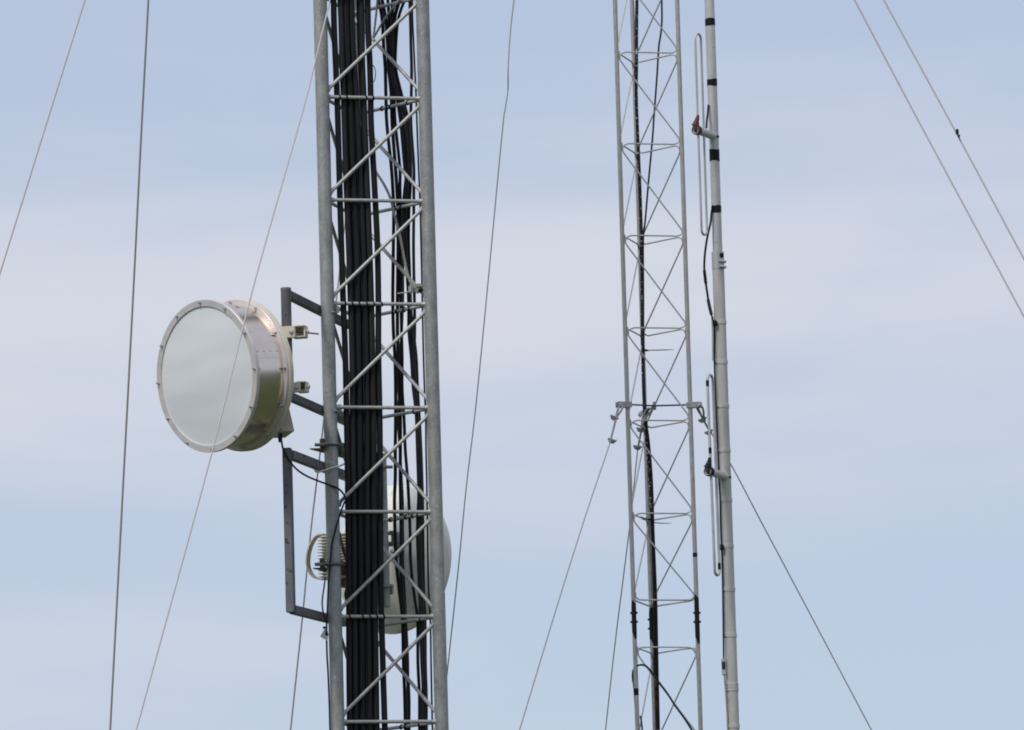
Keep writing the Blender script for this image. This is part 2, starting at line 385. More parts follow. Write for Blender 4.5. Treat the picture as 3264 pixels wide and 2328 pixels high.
q = [on_plane(x, y, A_ + nF * STR_R, nF) for x, y in [(1186, 206), (1193, 214), (1197, 230), (1196, 250), (1191, 262), (1184, 268)]]
w = tube('earth_lead', smooth(q, 5), .0022, 'wire_green', None, 7); tag(w, 'small loop of green wire at the right edge of the cable bundle', 'wire')
# ---- grey earth lead with its clamp
q = [on_plane(x, y, Cc + nR * -.012, nR) if x < 1190 else on_plane(x, y, B_ - nR * .016, nR) for x, y in [(1186, 520), (1201, 552), (1222, 585), (1243, 629), (1258, 688), (1272, 740), (1285, 805), (1296, 862), (1308, 900)]]
w = tube('earth_lead', smooth(q, 5), .0058, 'cable_grey', None, 8)
tag(w, 'pale grey lead curving out of the wide bundle down to a clamp', 'cable')
ec = P(1322, 915, B_.y + .03)
cl = thing('earth_clamp', ec, 'weathered metal clamp on the diagonal strut beside the right leg', 'clamp')
ax = along(P(1338, 940, B_.y + .03) - P(1306, 890, B_.y + .03))
box('clamp_body', ec, ax, (.065, .026, .022), 'cable_grey', cl, .006)
box('jaw', P(1336, 912, B_.y + .0), yaw(20), (.034, .022, .020), 'cable_grey', cl, .006)
box('jaw', P(1310, 922, B_.y + .02), yaw(-10), (.022, .02, .042), 'cable_grey', cl, .007)
box('pad', P(1341, 926, B_.y + .0), yaw(10), (.020, .02, .018), 'tie_black', cl, .004)
tube('bolt', [P(1267, 936, B_.y), P(1285, 934, B_.y), P(1312, 929, B_.y)], .0030, 'cable_grey', cl, 8)

# ================================================================== upper stand-off frame with the drum dish
YP = 29.57
AD = (Cc - A_); ADn = AD.normalized()
def arm(parent, px, py, Y, w=.031, h=.034, mat='painted_dark'):
    """Arm level from the pipe, behind the left leg, to the rear leg."""
    s = P(px, py, Y); back = A_ + V((-(LEG_R + w * .52), 0, 0)); d = (xy(back, s.z) - s); e = s + d * (1 + .47 / d.y)
    v, f = bar(s, e, w, h); return finish('arm', v, f, mat, parent), s, e
fr = thing('antenna_stand_off', P(924, 1275, YP), 'dark grey upper stand-off frame holding the drum dish to the left leg', 'mount')
tp, bt = P(911, 921, YP), P(919, 1276, YP); bt = V((tp.x, tp.y, bt.z))
tube('pipe', [tp, tp.lerp(bt, .5), bt], .0222, 'painted_dark', fr, 24)
lathe('pipe_cap', [(.0005, .004), (.0215, .004), (.0228, .002), (.0228, -.012)], tp, Z, 'painted_dark', fr, 24)
arm(fr, 914, 938, YP); arm(fr, 918, 1262, YP)
for k, (yy) in enumerate((1004, 1318)):
    z0 = z_at(1065, yy, YM + .05); c0 = xy(A_, z0)
    u = [c0 + V((math.cos(t), math.sin(t), 0)) * (LEG_R + .005) for t in [math.radians(a) for a in range(-60, 100, 16)]]
    tube('u_bolt', u, .0050, 'galvanised_small', fr, 8)
    box('clamp_block', c0 + V((.040, .022, .018)), yaw(20), (.016, .03, .030), 'galvanised_small', fr, .003)

YD = 29.63
def dish_axes(dx, dy, df): return (R * dx - U * dy + F * df).normalized()
a1 = dish_axes(-95, 3, -90)
mm = MM(YD)
rc = P(760, 1196, YD); RAD = 243 * mm; LEN = 131 * mm
fc = rc + a1 * LEN
dish = thing('drum_dish', P(760, 1440, YD), 'round white drum dish antenna with shiny metal shroud facing left', 'antenna')
RI = RAD * .926
rd = lathe('radome', [(.0005, .020), (RI * .25, .0185), (RI * .5, .0145), (RI * .75, .008), (RI * .93, .002), (RI * 1.0, 0), (RI * 1.0, -.004)], fc, a1, 'radome', dish, 96)
lathe('front_rim', [(RI * .985, .006), (RAD * .995, .006), (RAD, .004), (RAD, -.010), (RAD * .995, -.012), (RI * .985, -.012)], fc, a1, 'rim_steel', dish, 112, True)
SH = RAD * .925
sh = lathe('shroud', [(SH, -.012), (SH, -LEN * .25), (SH, -LEN * .5), (SH, -LEN * .75), (SH, -LEN + .006)], fc, a1, 'aluminium', dish, 128)
lathe('rear_rim', [(SH * .98, .008), (RAD * .985, .008), (RAD * .99, .006), (RAD * .99, -.003), (SH * .98, -.003)], rc, a1, 'rim_steel', dish, 112, True)
RB = RAD * 1.005
lathe('reflector', [(RB * .985, -.0035), (RB, -.006), (RB, -.026), (RB * .97, -.032)] + [(RB * (1 - t) * .97 + .0005, -.032 - .115 * (1 - ((1 - t)) ** 2)) for t in [i / 10 for i in range(1, 11)]], rc, a1, 'cream_paint', dish, 96)
# radial frame of the dish: e2 leans up, e1 to the right as seen
e2 = (Z - a1 * Z.dot(a1)).normalized(); e1 = e2.cross(a1).normalized()
if e1.dot(R) < 0: e1 = -e1
bolt_head = None
def bolts(parent, c, rad, n, off, face, sgn, q=.78):
    for k in range(n):
        t = 2 * math.pi * (k + off) / n; p = c + (e1 * math.cos(t) + e2 * math.sin(t)) * rad + a1 * face
        v, f = join(lathe_geo([(.0005, .012 * q), (.0062 * q, .012 * q), (.0066 * q, .010 * q), (.0066 * q, .003 * q), (.0092 * q, .003 * q), (.0092 * q, -.0005)], p, a1 * sgn, 8),
                    lathe_geo([(.0030, .013), (.0030, .008)], p, a1 * sgn, 8))
        bo = finish('bolt', v, f, 'zinc_bright', parent)
        lathe('bolt_shadow', [(.0005, .0018), (.0085, .0015), (.0090, -.0004)], p + R * .003 - U * .0025, a1 * sgn, 'bolt_dark', bo, 12)  # dark disc added off-centre, standing in for the shadow beside the bolt head
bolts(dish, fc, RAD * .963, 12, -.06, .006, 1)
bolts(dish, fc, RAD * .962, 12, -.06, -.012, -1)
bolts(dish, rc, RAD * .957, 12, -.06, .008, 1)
# lapped seam with rivets, a drain slot
def on_drum(ang, h, out=0): return fc + (e1 * math.cos(ang) + e2 * math.sin(ang)) * (SH + out) + a1 * h
t0 = math.radians(7)
seam = []
for j, ang in enumerate([t0 + math.radians(q) for q in (0, 4, 8, 12)]):
    seam.append([on_drum(ang, -.013, .0018), on_drum(ang, -LEN + .009, .0018)])
v = [p for s in seam for p in s]; f = [(2 * i, 2 * i + 1, 2 * i + 3, 2 * i + 2) for i in range(3)]
v2 = [p for s in [[on_drum(t0, -.013, .0002), on_drum(t0, -LEN + .009, .0002)], [on_drum(t0 + math.radians(12), -.013, .0002), on_drum(t0 + math.radians(12), -LEN + .009, .0002)]] for p in s]
n0 = len(v); v += v2; f += [(0, 1, n0 + 1, n0), (6, 7, n0 + 3, n0 + 2)]
finish('seam_strap', v, f, 'aluminium', sh, smooth=False)
for k in range(4):
    p = on_drum(t0 + math.radians(5.5), -LEN * (.2 + .21 * k), .0015); dr = (p - fc); dr = (dr - a1 * dr.dot(a1)).normalized()
    lathe('rivet', [(.0005, .0022), (.0022, .0016), (.0030, 0)], p, dr, 'bolt_dark', sh, 8)
p = on_drum(math.radians(68), -LEN * .62, .0004); dr = (p - fc); dr = (dr - a1 * dr.dot(a1)).normalized()
v, f = box_geo(p, (a1.cross(dr).normalized(), a1, dr), (.022, .006, .0016), .0004); finish('drain_slot', v, f, 'rusty_steel', sh)
# pipe brackets
def bracket(y0, y1, x0, xm, x1, rod):
    Y = YP - .030; ax = yaw(-14); k = MM(Y)
    c = P((x0 + xm) / 2, (y0 + y1) / 2, Y); w, h = (xm - x0) * k, (y1 - y0) * k
    br = box('pipe_bracket', c, ax, (w * 1.02, .022, h), 'cream_paint', dish, .002)
    # channel jaw on the right: top, bottom and end flanges round the pipe
    jc = P((xm + x1) / 2 - 3, (y0 + y1) / 2 - 1, Y + .020); jw = (x1 - xm) * k + .012
    g1 = box_geo(jc + Z * h * .46, ax, (jw, .056, .005), .001); g2 = box_geo(jc - Z * h * .46, ax, (jw, .056, .005), .001)
    g3 = box_geo(jc + ax[0] * jw * .46 + ax[1] * .005, ax, (.006, .046, h * .90), .001); g4 = box_geo(jc + ax[1] * .026, ax, (jw, .004, h * .9), .001)
    v, f = join(g1, g2, g3, g4); finish('jaw', v, f, 'cream_paint', br)
    tube('threaded_rod', [jc - ax[0] * jw * .7, jc, P(rod[0], rod[1], Y + .012)], .0036, 'rusty_steel', br, 8)
    lathe('nut', [(.0005, .007), (.009, .007), (.010, 0), (.009, -.005)], jc + ax[0] * (jw * .47 + .006), ax[0], 'cream_paint', br, 6)
    lathe('bolt_head', [(.0005, .009), (.007, .008), (.0095, .004), (.010, 0)], c + ax[0] * w * .28 - ax[1] * .011, -ax[1], 'zinc_bright', br, 12)
    return br
bracket(1041, 1079, 893, 942, 975, (1016, 1065))
bracket(1220, 1252, 910, 957, 978, (988, 1234))
# hub plate between reflector and the two brackets, hidden behind the rim
hp = rc - a1 * .150
v, f = join(lathe_geo([(.0005, .02), (.07, .018), (.075, 0), (.0005, -.008)], hp, a1, 24), bar(hp + Z * .16 + e1 * .03, hp - Z * .16 + e1 * .03, .05, .03))
finish('hub', v, f, 'cream_paint', dish)
bx_pts = [P(x, y, YP - .02) for x, y in [(908, 1262), (916, 1276), (938.5, 1374), (900, 1375), (882, 1300)]]
rb = prism('feed_box', bx_pts, V((-.047, .20, 0)), 'radio_box', dish)
lathe('cable_gland', [(.0005, -.03), (.008, -.03), (.010, -.01), (.011, .012)], P(893, 1388, YP + .06), Z, 'bolt_dark', rb, 12)

# ================================================================== lower stand-off frame
YQ = 29.61
fl = thing('antenna_stand_off', P(926, 1953, YQ), 'empty grey lower stand-off frame with scuffed square tube below the drum dish', 'mount')
tp, bt = P(915, 1429, YQ), P(927, 1953, YQ); bt = V((tp.x, tp.y, bt.z))
v, f = box_geo((tp + bt) / 2, yaw(-12), (.036, .036, tp.z - bt.z), .002); finish('pipe', v, f, 'painted_grey', fl)
arm(fl, 926, 1450, YQ, .031, .038, 'painted_grey')
s = P(934, 1944, YQ); e = P(1013, 1964, YM); v, f = bar(s, s + (e - s) * 2.1, .032, .036); finish('arm', v, f, 'painted_grey', fl)
z0 = z_at(1065, 1478, YM)
hk = tube('hook_bolt', smooth([P(1003, 1500, 29.95), P(1008, 1504, 29.93), P(1016, 1505, 29.93), P(1028, 1502, 29.94), P(1070, 1489, 29.955), P(1092, 1482, 29.96), P(1098, 1478, 29.99)], 4), .0042, 'zinc_bright', None, 8)
tag(hk, 'shiny bent hook bolt slanting across the left leg below the rusty bracket', 'bolt')

# ================================================================== rear dish on its own pipe
YB = 30.56
rp0, rp1 = P(1210, 1448, YB), P(1222, 1935, YB); rp1 = V((rp0.x, rp0.y, rp1.z))
rm = thing('rear_antenna_mount', rp1, 'grey mount pipe and rusty angle brackets holding the rear dish behind the cables', 'mount')
tube('pipe', [rp0, rp0.lerp(rp1, .5), rp1], .0300, 'galvanised_pipe', rm, 24)
for yy, px0, wd in ((1441, 987, 48), (1822, 998, 40)):
    s = P(px0, yy - 8, YM + .036); e = P(px0 + wd, yy - 8, YM + .036); run = V((rp0.x - .012, rp0.y - .034, s.z)) - V((e.x, e.y, s.z))
    e = V((e.x, e.y, s.z)); lk_ = run.normalized()
    # flat leg and upright leg of an angle bar running back to the pipe
    v, f = [s, e, e + run, s + run], [(0, 1, 2, 3)]
    v = v + [p + Z * .005 for p in v]; f = [(3, 2, 1, 0), (4, 5, 6, 7), (0, 1, 5, 4), (1, 2, 6, 5), (2, 3, 7, 6), (3, 0, 4, 7)]
    g2 = bar(e + Z * .026 + lk_ * .03, e + run + Z * .026, .006, .046)
    v, f = join((v, f), g2); an = finish('angle_bracket', v, f, 'rusty_steel', rm, smooth=False)
    zc = z_at(1050, yy - 22, YM); c0 = xy(A_, zc); pts = []
    for a in range(-180, 1, 15):
        t = math.radians(a + 8); pts.append(c0 + V((math.cos(t) * (LEG_R + .007), math.sin(t) * (LEG_R + .007), 0)))
    ex = V((.25, .97, 0)).normalized()
    pts = [pts[0] + V((-.012, -.01, 0)) * 0 + ex * .05] + pts + [pts[-1] + ex * .05]
    tube('u_bolt', pts, .0068, 'clamp_grey', an, 10)
    nb = P(1014, yy - 22, YM - .03)
    tube('clamp_bolt', [nb + V((-.014, -.01, 0)), nb + V((.03, .0, 0))], .0075, 'clamp_grey', an, 10)
    box('lug', P(1027, yy - 24, YM - .012), yaw(20), (.018, .02, .050), 'rusty_steel', an, .002)
    tube('pipe_bolt', [P(1205, yy + 48, YB - .036), P(1252, yy + 48, YB - .030)], .0075, 'galvanised_small', an, 10)

YE = 30.84
a2 = (R * math.sin(math.radians(40)) + F * math.cos(math.radians(40))); a2 = V((a2.x, a2.y, 0)).normalized()
k2 = MM(YE); r2 = 237 * k2; c2 = P(1252, 1784, YE)
rdsh = thing('dish_antenna', P(1252, 2020, YE), 'white parabolic dish seen from behind between the cables and right leg', 'antenna')
prof = [(r2 * .985, .020), (r2, .016), (r2, -.006), (r2 * .975, -.012)] + [(r2 * .975 * (1 - t) + .0005, -.012 - .135 * (1 - (1 - t) ** 2)) for t in [i / 12 for i in range(1, 13)]]
lathe('reflector', prof, c2, a2, 'white_paint', rdsh, 96)
lathe('radome', [(r2 * .984, .018), (r2 * .97, .026), (r2 * .8, .040), (r2 * .4, .052), (.0005, .056)], c2, a2, 'white_paint', rdsh, 96)
vx = c2 - a2 * .147
hb = lathe('hub', [(.0005, -.05), (.045, -.05), (.048, -.03), (.085, -.012), (.09, .02)], vx, a2, 'galvanised_small', rdsh, 24)
ax = (a2.cross(Z).normalized(), a2, Z)
for px, py, sx, sz in ((1240, 1700, .055, .018), (1268, 1715, .06, .05), (1245, 1735, .05, .020), (1275, 1755, .04, .06), (1238, 1880, .045, .045)):
    box('bracket_plate', P(px, py, YB + .03 - (px - 1240) * .0006), yaw(-30), (sx, .02, sz), 'galvanised_small', rdsh, .002)
for px, py in ((1236, 1697), (1262, 1745), (1252, 1760), (1281, 1743)):
    lathe('bolt', [(.0005, -.016), (.006, -.016), (.010, -.012), (.010, 0)], P(px, py, YB + .0), V((.3, .95, 0)).normalized(), 'zinc_bright', rdsh, 6)

# radio unit on the back of the rear dish
YO = 30.46
od = P(1086, 1772, YO); oa = ax
ru = thing('radio_unit', P(1086, 1848, YO), 'cream finned radio unit with curved carry handle behind the left leg', 'radio')
hx, hy, hz = .190, .070, .200
box('body', od + a2 * .012, oa, (hx, hy, hz), 'cream_paint', ru, .008)
for k in range(14):
    zz = -hz / 2 + .012 + k * (hz - .024) / 13
    box('fin', od + a2 * (.012 - hy / 2 - .006) + Z * zz, oa, (hx * 1.02, .034, .0036), 'cream_paint', ru, .0008)
hd = [P(x, y, YO - .05) for x, y in [(1036, 1704), (1014, 1708), (1000, 1722), (988, 1748), (982, 1780), (983, 1806), (992, 1828), (1006, 1842), (1022, 1847), (1038, 1846)]]
hs = smooth(hd, 5); gv_, gf_ = [], []
for i, p in enumerate(hs):
    t = (hs[min(i + 1, len(hs) - 1)] - hs[max(i - 1, 0)]).normalized(); dv = V((.45, .85, 0)).normalized(); nn = t.cross(dv).normalized()
    for su, sv in ((-1, -1), (1, -1), (1, 1), (-1, 1)): gv_.append(p + dv * .017 * su + nn * .0028 * sv)
for i in range(len(hs) - 1):
    for k in range(4): l = (k + 1) % 4; gf_.append((4 * i + k, 4 * i + l, 4 * i + 4 + l, 4 * i + 4 + k))
gf_ += [(3, 2, 1, 0), tuple(4 * (len(hs) - 1) + k for k in range(4))]
finish('handle', gv_, gf_, 'cream_paint', ru)
finish('neck', *lathe_geo([(.04, 0), (.04, (vx - od).length * .9)], od, (vx - od).normalized(), 20), 'cream_paint', ru)
box('mount_plate', P(1102, 1852, YO + .02), oa, (.03, .03, .06), 'rusty_steel', ru)

# ================================================================== loose black cables on the left leg, tag
def wire_pts(lst, n=5): return smooth([P(x, y, Y) for x, y, Y in lst], n)
c = tube('drop_cable', wire_pts([(890, 1376, YP + .06), (896, 1400, YP), (902, 1430, YQ - .024), (912, 1452, YQ - .024), (929, 1478, YQ - .026), (950, 1500, 29.55), (978, 1518, 29.7), (1013, 1533, 29.86), (1048, 1546, 29.955), (1078, 1558, 29.965), (1094, 1574, 29.975), (1102, 1592, 29.98), (1096, 1606, 29.97), (1086, 1634, 29.965), (1072, 1680, 29.962), (1058, 1735, 29.962), (1052, 1798, 29.962), (1047, 1865, 29.966), (1043.5, 1951, 29.97), (1041, 1995, 29.97), (1042, 2079, 29.972), (1046, 2150, 29.972), (1050, 2250, 29.972), (1052, 2328, 29.972), (1056, 2450, 29.972)]), .0043, 'coax_black', None, 8)
tag(c, 'thin black cable looping from the drum dish across the stand-off and down the left leg', 'cable')
c = tube('drop_cable', wire_pts([(1036, 1848, 30.3), (1033, 1872, 30.2), (1029, 1898, 30.1), (1027, 1926, 30.05), (1031, 1957, 30.0), (1040, 1985, 29.975)]), .0036, 'coax_black', None, 8)
tag(c, 'short black lead bowing out left of the leg below the radio unit', 'cable')
c = tube('drop_cable', wire_pts([(1084, 1700, 30.2), (1087, 1730, 30.15), (1094, 1757, 30.12), (1103, 1785, 30.1), (1110, 1820, 30.1), (1108, 1860, 30.1), (1100, 1895, 30.1), (1108, 1925, 30.12)]), .0046, 'coax_black', None, 8)
tag(c, 'black lead between the left leg and the bundle in front of the finned radio', 'cable')
c = tube('drop_cable', wire_pts([(1101, 1586, 29.985), (1092, 1592, 29.975), (1086, 1606, 29.966), (1084, 1616, 29.966)]), .0036, 'coax_black', None, 8)
tag(c, 'tiny black cable tail at the strut joint above the radio unit', 'cable')
tgp = thing('tag_plate', P(1031, 2025, 29.96), 'small pale plate hanging from a black clip low on the left leg', 'plate')
prism('plate', [P(x, y, 29.962) for x, y in [(1020, 2030), (1035, 2004), (1047, 2020), (1043, 2043)]], V((.001, .003, 0)), 'rim_steel', tgp)
box('clip', P(1034, 2001, 29.958), yaw(10), (.014, .012, .009), 'tie_black', tgp); box('clip', P(1041, 2018, 29.956), yaw(10), (.010, .010, .020), 'tie_black', tgp)

# ================================================================== the slim lattice mast
YS = 31.4
ks = MM(YS); SR = 7.2 * ks
s0 = P(1996, 1164, YS); s1 = P(2196, 1164, YS)
FS = (s1.x - s0.x) / math.cos(TH) * 1.003
TH2 = math.radians(13.5)
S_A = V((s0.x, YS, 0)); S_B = S_A + V((math.cos(TH2), math.sin(TH2), 0)) * FS; S_C = S_A + V((math.cos(TH2 + math.pi / 3), math.sin(TH2 + math.pi / 3), 0)) * FS
sm = thing('lattice_mast', xy((S_A + S_B + S_C) / 3, 0), 'slim galvanised lattice mast with zigzag rod bracing right of the heavy mast', 'mast')
for p in (S_A, S_B, S_C): tube('leg', [xy(p, z) for z in (0, 2.5, 5, 7.5, 10)], SR, 'mast_small', sm, 18)
RR = .0036
zs = z_at(2003, 1340, YS); BS = (z_at(1981, 161, YS) - z_at(2010, 1632, YS)) / 5.0
zbreak = z_at(2025, 1935, YS)
def zig(p, q, zt, zb, lev):
    """Brace of one bay: diagonal from upper p to lower q, bent along q, then level back to p."""
    d = (q - p).normalized(); a = p + d * (SR + .001); b = q - d * (SR + .001)
    if lev == 'flat':
        pts = [xy(a, zb + .034), xy(a, zb + .016), xy(a + d * .012, zb + .004), xy(a + d * .034, zb), xy(b - d * .034, zb), xy(b - d * .012, zb + .004), xy(b, zb + .018), xy(b, zb + .036)]
        return smooth(pts, 4)
    pts = [xy(a, zt + .004), xy(a + d * .003, zt - .028)]
    m0, m1 = xy(a + d * .014, zt - .052), xy(b - d * .014, zb + .046)
    pts += [m0, m0.lerp(m1, .33), m0.lerp(m1, .66), m1, xy(b - d * .001, zb + .024), xy(b - d * .004, zb + .010), xy(b - d * .026, zb), xy(b - d * .06, zb), xy(a + d * .06, zb), xy(a + d * .03, zb - .001), xy(a + d * .010, zb - .010), xy(a + d * .002, zb - .026)]
    return smooth(pts, 4)
faces3 = ((S_A, S_B), (S_B, S_C), (S_C, S_A))
for k in range(-1, 8):
    zb = zs + k * BS
    if zb + .1 > 9.8: break
    for p, q in faces3: tube('brace_rod', zig(p, q, zb + BS, zb, 'z'), RR, 'rod_small', sm, 7)
zl = zs - 2 * BS
ZB0 = z_at(2030, 1913, YS)
for p, q in faces3:
    d = (q - p).normalized()
    # last bay of the upper section: plain diagonal to the closing hoop
    tube('brace_rod', zig(p, q, zs - BS, ZB0, 'z')[:-9], RR, 'rod_small', sm, 7)
    tube('hoop_rod', zig(p, q, 0, ZB0 + .001, 'flat'), RR, 'rod_small', sm, 7)
ZT0 = z_at(2033, 2064, YS)
for k in range(0, 14):
    zb = ZT0 - (k + 1) * BS
    if zb < .1: break
    for p, q in faces3:
        if k == 0:
            d = (q - p).normalized(); a = p + d * (SR + .001); b = q - d * (SR + .001)
            tube('hoop_rod', smooth([xy(a, ZT0 - .03), xy(a + d * .006, ZT0 - .012), xy(a + d * .03, ZT0), xy(b - d * .05, ZT0), xy(b - d * .018, ZT0 - .006), xy(b - d * .002, ZT0 - .026), xy(b, ZT0 - .05)], 4), RR, 'rod_small', sm, 7)
        tube('brace_rod', zig(p, q, zb + BS, zb, 'z'), RR, 'rod_small', sm, 7)
# bolted section joint, tarred, on each leg
for p, ya, yb in ((S_A, 1926, 2022), (S_B, 1908, 2038), (S_C, 1918, 2030)):
    za, zb = z_at(2030, ya, YS), z_at(2030, yb, YS); zc = z_at(2030, 1954, YS), z_at(2030, 1983, YS)
    n = 16; vv = []; m = 7
    pts = [xy(p, za + (zb - za) * i / m) for i in range(m + 1)]
    vv, ff = tube_geo(pts, [SR * 1.03] + [SR * 1.08] * (m - 1) + [SR * 1.03], n)
    ph = random.uniform(0, 6)
    for q in range(n):
        a = 2 * math.pi * q / n; vv[q] += Z * (.014 * math.sin(a + ph) + .006 * math.sin(3 * a)); vv[m * n + q] -= Z * (.018 * math.sin(a + ph + 1) + .007 * math.sin(3 * a + 2) + .004)
    j = finish('joint_sleeve', vv, ff, 'tar_black', sm)
    for z in zc:
        tube('joint_bolt', [V((p.x - SR * 1.75, p.y - .004, z)), V((p.x - SR * 1.2, p.y - .004, z)), V((p.x + SR * 1.2, p.y - .004, z)), V((p.x + SR * 1.75, p.y - .004, z))], [.0028, .0058, .0058, .0028], 'tar_black', j, 8)
for p, px, ya, yb in ((S_B, 2214, 1757, 1770), (S_A, 2029, 2195, 2217)):
    za, zb = z_at(px, ya, YS), z_at(px, yb, YS); tube('tape_band', [xy(p, za), xy(p, zb)], SR * 1.07, 'tape_black', sm, 14)

# coax up the rear leg of the slim mast
n3 = V((0, 1, 0))
pc = V((S_C.x, S_C.y - SR - .0075, 0))
c = cable_run([(0, 2030), (110, 2029), (200, 2029), (300, 2028), (394, 2031), (560, 2038), (700, 2043), (780, 2045), (960, 2047), (1140, 2049), (1300, 2054), (1400, 2062), (1540, 2073), (1640, 2077)], pc, n3, .0080, 'coax_speckled', sides=9, down=False)
e = P(2029.5, -60, pc.y)
tag(c, 'black cable flecked with white paint running up the slim mast rear leg', 'cable')
c = cable_run([(1625, 2076.5), (1700, 2080), (1800, 2083), (1900, 2086), (2000, 2087), (2150, 2090), (2328, 2096)], pc - V((0, .001, 0)), n3, .0080, 'coax_rusty', sides=9, down=False)
tag(c, 'rust-stained lower length of black cable on the slim mast rear leg', 'cable')
c = cable_run([(-40, 2108), (60, 2110), (110, 2106), (150, 2100), (230, 2095), (300, 2090), (380, 2084), (440, 2080), (570, 2068), (700, 2057), (745, 2051.5), (800, 2050), (960, 2051), (1140, 2051), (1300, 2056), (1420, 2070), (1540, 2079), (1700, 2084), (1900, 2092), (2100, 2096), (2328, 2101)], pc - V((0, .013, 0)), n3, .0044, 'coax_black', sides=8, down=False)
tag(c, 'thin black cable slanting across the slim mast to its rear leg', 'cable')
for pts, lab in (([(2041, 1116), (2060, 1117), (2100, 1116.5), (2148, 1115)], 'upper thin black cable tie tail sticking out right from the slim mast rear leg'),
                 ([(2041, 1647), (2066, 1656), (2090, 1667), (2141, 1668.5)], 'lower thin black cable tie tail below a level rod of the slim mast')):
    tl = thing('cable_tie', P(pts[1][0], pts[1][1], pc.y), lab, 'cable tie')
    q = smooth([P(x, y, pc.y - .016) for x, y in pts], 5); tube('tail', q, [.0024] * (len(q) - 3) + [.002, .0015, .001], 'tie_black', tl, 6)
    ring('loop', P(pts[1][0] - 6, pts[1][1], pc.y + .006), V((.1, 0, 1)), .017, .003, 'tie_black', tl)
# jumper cable at the bottom
c = tube('jumper_cable', wire_pts([(2030, 2330, YS + .02), (2022, 2200, YS + .02), (2017, 2165, YS + .02), (2018, 2140, YS + .02), (2026, 2126, YS), (2036, 2121, YS - .012), (2048, 2120, YS - .014), (2062, 2126, YS - .014), (2078, 2145, YS - .014), (2104, 2180, YS - .014), (2130, 2215, YS - .014), (2152, 2250, YS - .014), (2180, 2288, YS - .012), (2210, 2335, YS - .01), (2225, 2360, YS)]), .0046, 'coax_black', None, 8)
tag(c, 'black jumper cable arching off the left leg and down a diagonal of the slim mast', 'cable')
c = tube('jumper_cable', wire_pts([(2041, 2282, YS - .012), (2045, 2305, YS - .014), (2047, 2330, YS - .014), (2047, 2380, YS - .012)]), .0040, 'coax_black', None, 8)
tag(c, 'short black cable end beside the slim mast left leg at the bottom', 'cable')

# ================================================================== guy bracket and guys of the slim mast
zg = z_at(1999, 1291, YS)
gb = thing('guy_bracket', xy((S_A + S_B + S_C) / 3, zg - .02), 'plates and tie rods clamped round the slim mast where its guys are fixed', 'bracket')
cen = (S_A + S_B + S_C) / 3
for p in (S_A, S_B, S_C):
    o_ = (p - cen).normalized(); lug = xy(p + o_ * .024, zg)
    if p is S_A: o_ = V((-.9, -.35, 0)).normalized()
    if p is S_B: o_ = V((.95, -.1, 0)).normalized()
    for s in (-1, 1):
        sdn = o_.cross(Z) * (SR + .0025) * s
        box('plate', xy(p, zg) + o_ * .018 + sdn, (o_, o_.cross(Z), Z), (.070, .004, .026), 'galvanised_small', gb, .001)
    lathe('bolt', [(.0005, -.022), (.005, -.022), (.006, -.018), (.006, .018), (.005, .022), (.0005, .022)], xy(p, zg) + o_ * .043, o_.cross(Z).normalized(), 'zinc_bright', gb, 8)
J = P(2086, 1294, S_C.y - .05)
for p in (S_A, S_B, S_C): tube('tie_rod', [xy(p, zg + .002), J], .0040, 'bolt_dark', gb, 7)
lathe('bolt', [(.0005, -.020), (.007, -.018), (.009, 0), (.007, .018), (.0005, .020)], J, Z, 'galvanised_small', gb, 8)

def guy(label, pts, r, extend_to_ground=True, mat='wire_steel', clips=(), thimble=None, group=None, up=None):
    q = [P(*p) for p in pts]
    s = smooth(q, 6)
    if up: s = [s[0] + (s[0] - s[1]).normalized() * up] + s
    if extend_to_ground:
        d = (s[-1] - s[-3]).normalized(); d.z = min(d.z, -.2); t = (s[-1].z - .02) / -d.z; s.append(s[-1] + d * t * .5); s.append(s[-2] + d * t)
    base = s[-1]
    t = thing('guy_wire', base, label, 'wire', group)
    tube('strand', s, r, mat, t, 7)
    for (x, y, Y, ang) in clips:
        c = P(x, y, Y); aa = math.radians(ang); side_ = (R * math.cos(aa) + U * math.sin(aa)).normalized(); up_ = (U * math.cos(aa) - R * math.sin(aa)).normalized()
        g1 = box_geo(c, (side_, F, up_), (.024, .018, .013), .004)
        g2 = tube_geo(smooth([c - side_ * .010 + up_ * .004, c - side_ * .011 - up_ * .008, c - up_ * .011, c + side_ * .011 - up_ * .008, c + side_ * .010 + up_ * .004], 3), .0040, 7)
        g3 = tube_geo([c + side_ * .006 - up_ * .001, c + side_ * .020 + up_ * .005], .0058, 6); g4 = tube_geo([c - side_ * .006, c - side_ * .020 + up_ * .002], .0058, 6)
        v, f = join(g1, g2, g3, g4); finish('wire_clip', v, f, 'galvanised_small', t)
    if thimble:
        tube('thimble', smooth([P(*p) for p in thimble], 5), .0050, 'galvanised_small', t, 7)
    return t
W = .0029
guy('pale guy wire running from the slim mast left plate down between the two masts', [(1976, 1290, YS - .03), (1968, 1318, YS - .04), (1960, 1338, YS - .05), (1945, 1409, YS - .1), (1871, 1630, YS - .25), (1773, 1941, YS - .5), (1656, 2328, YS - .8)], W * 1.0,
    clips=((1958, 1331, YS - .05, -25), (1951, 1404, YS - .09, -18)), thimble=[(1962, 1337, YS - .05), (1968, 1310, YS - .04), (1976, 1294, YS - .03), (1984, 1298, YS - .03), (1978, 1313, YS - .04), (1964, 1336, YS - .05), (1944, 1412, YS - .1)], group='guys of the slim mast')
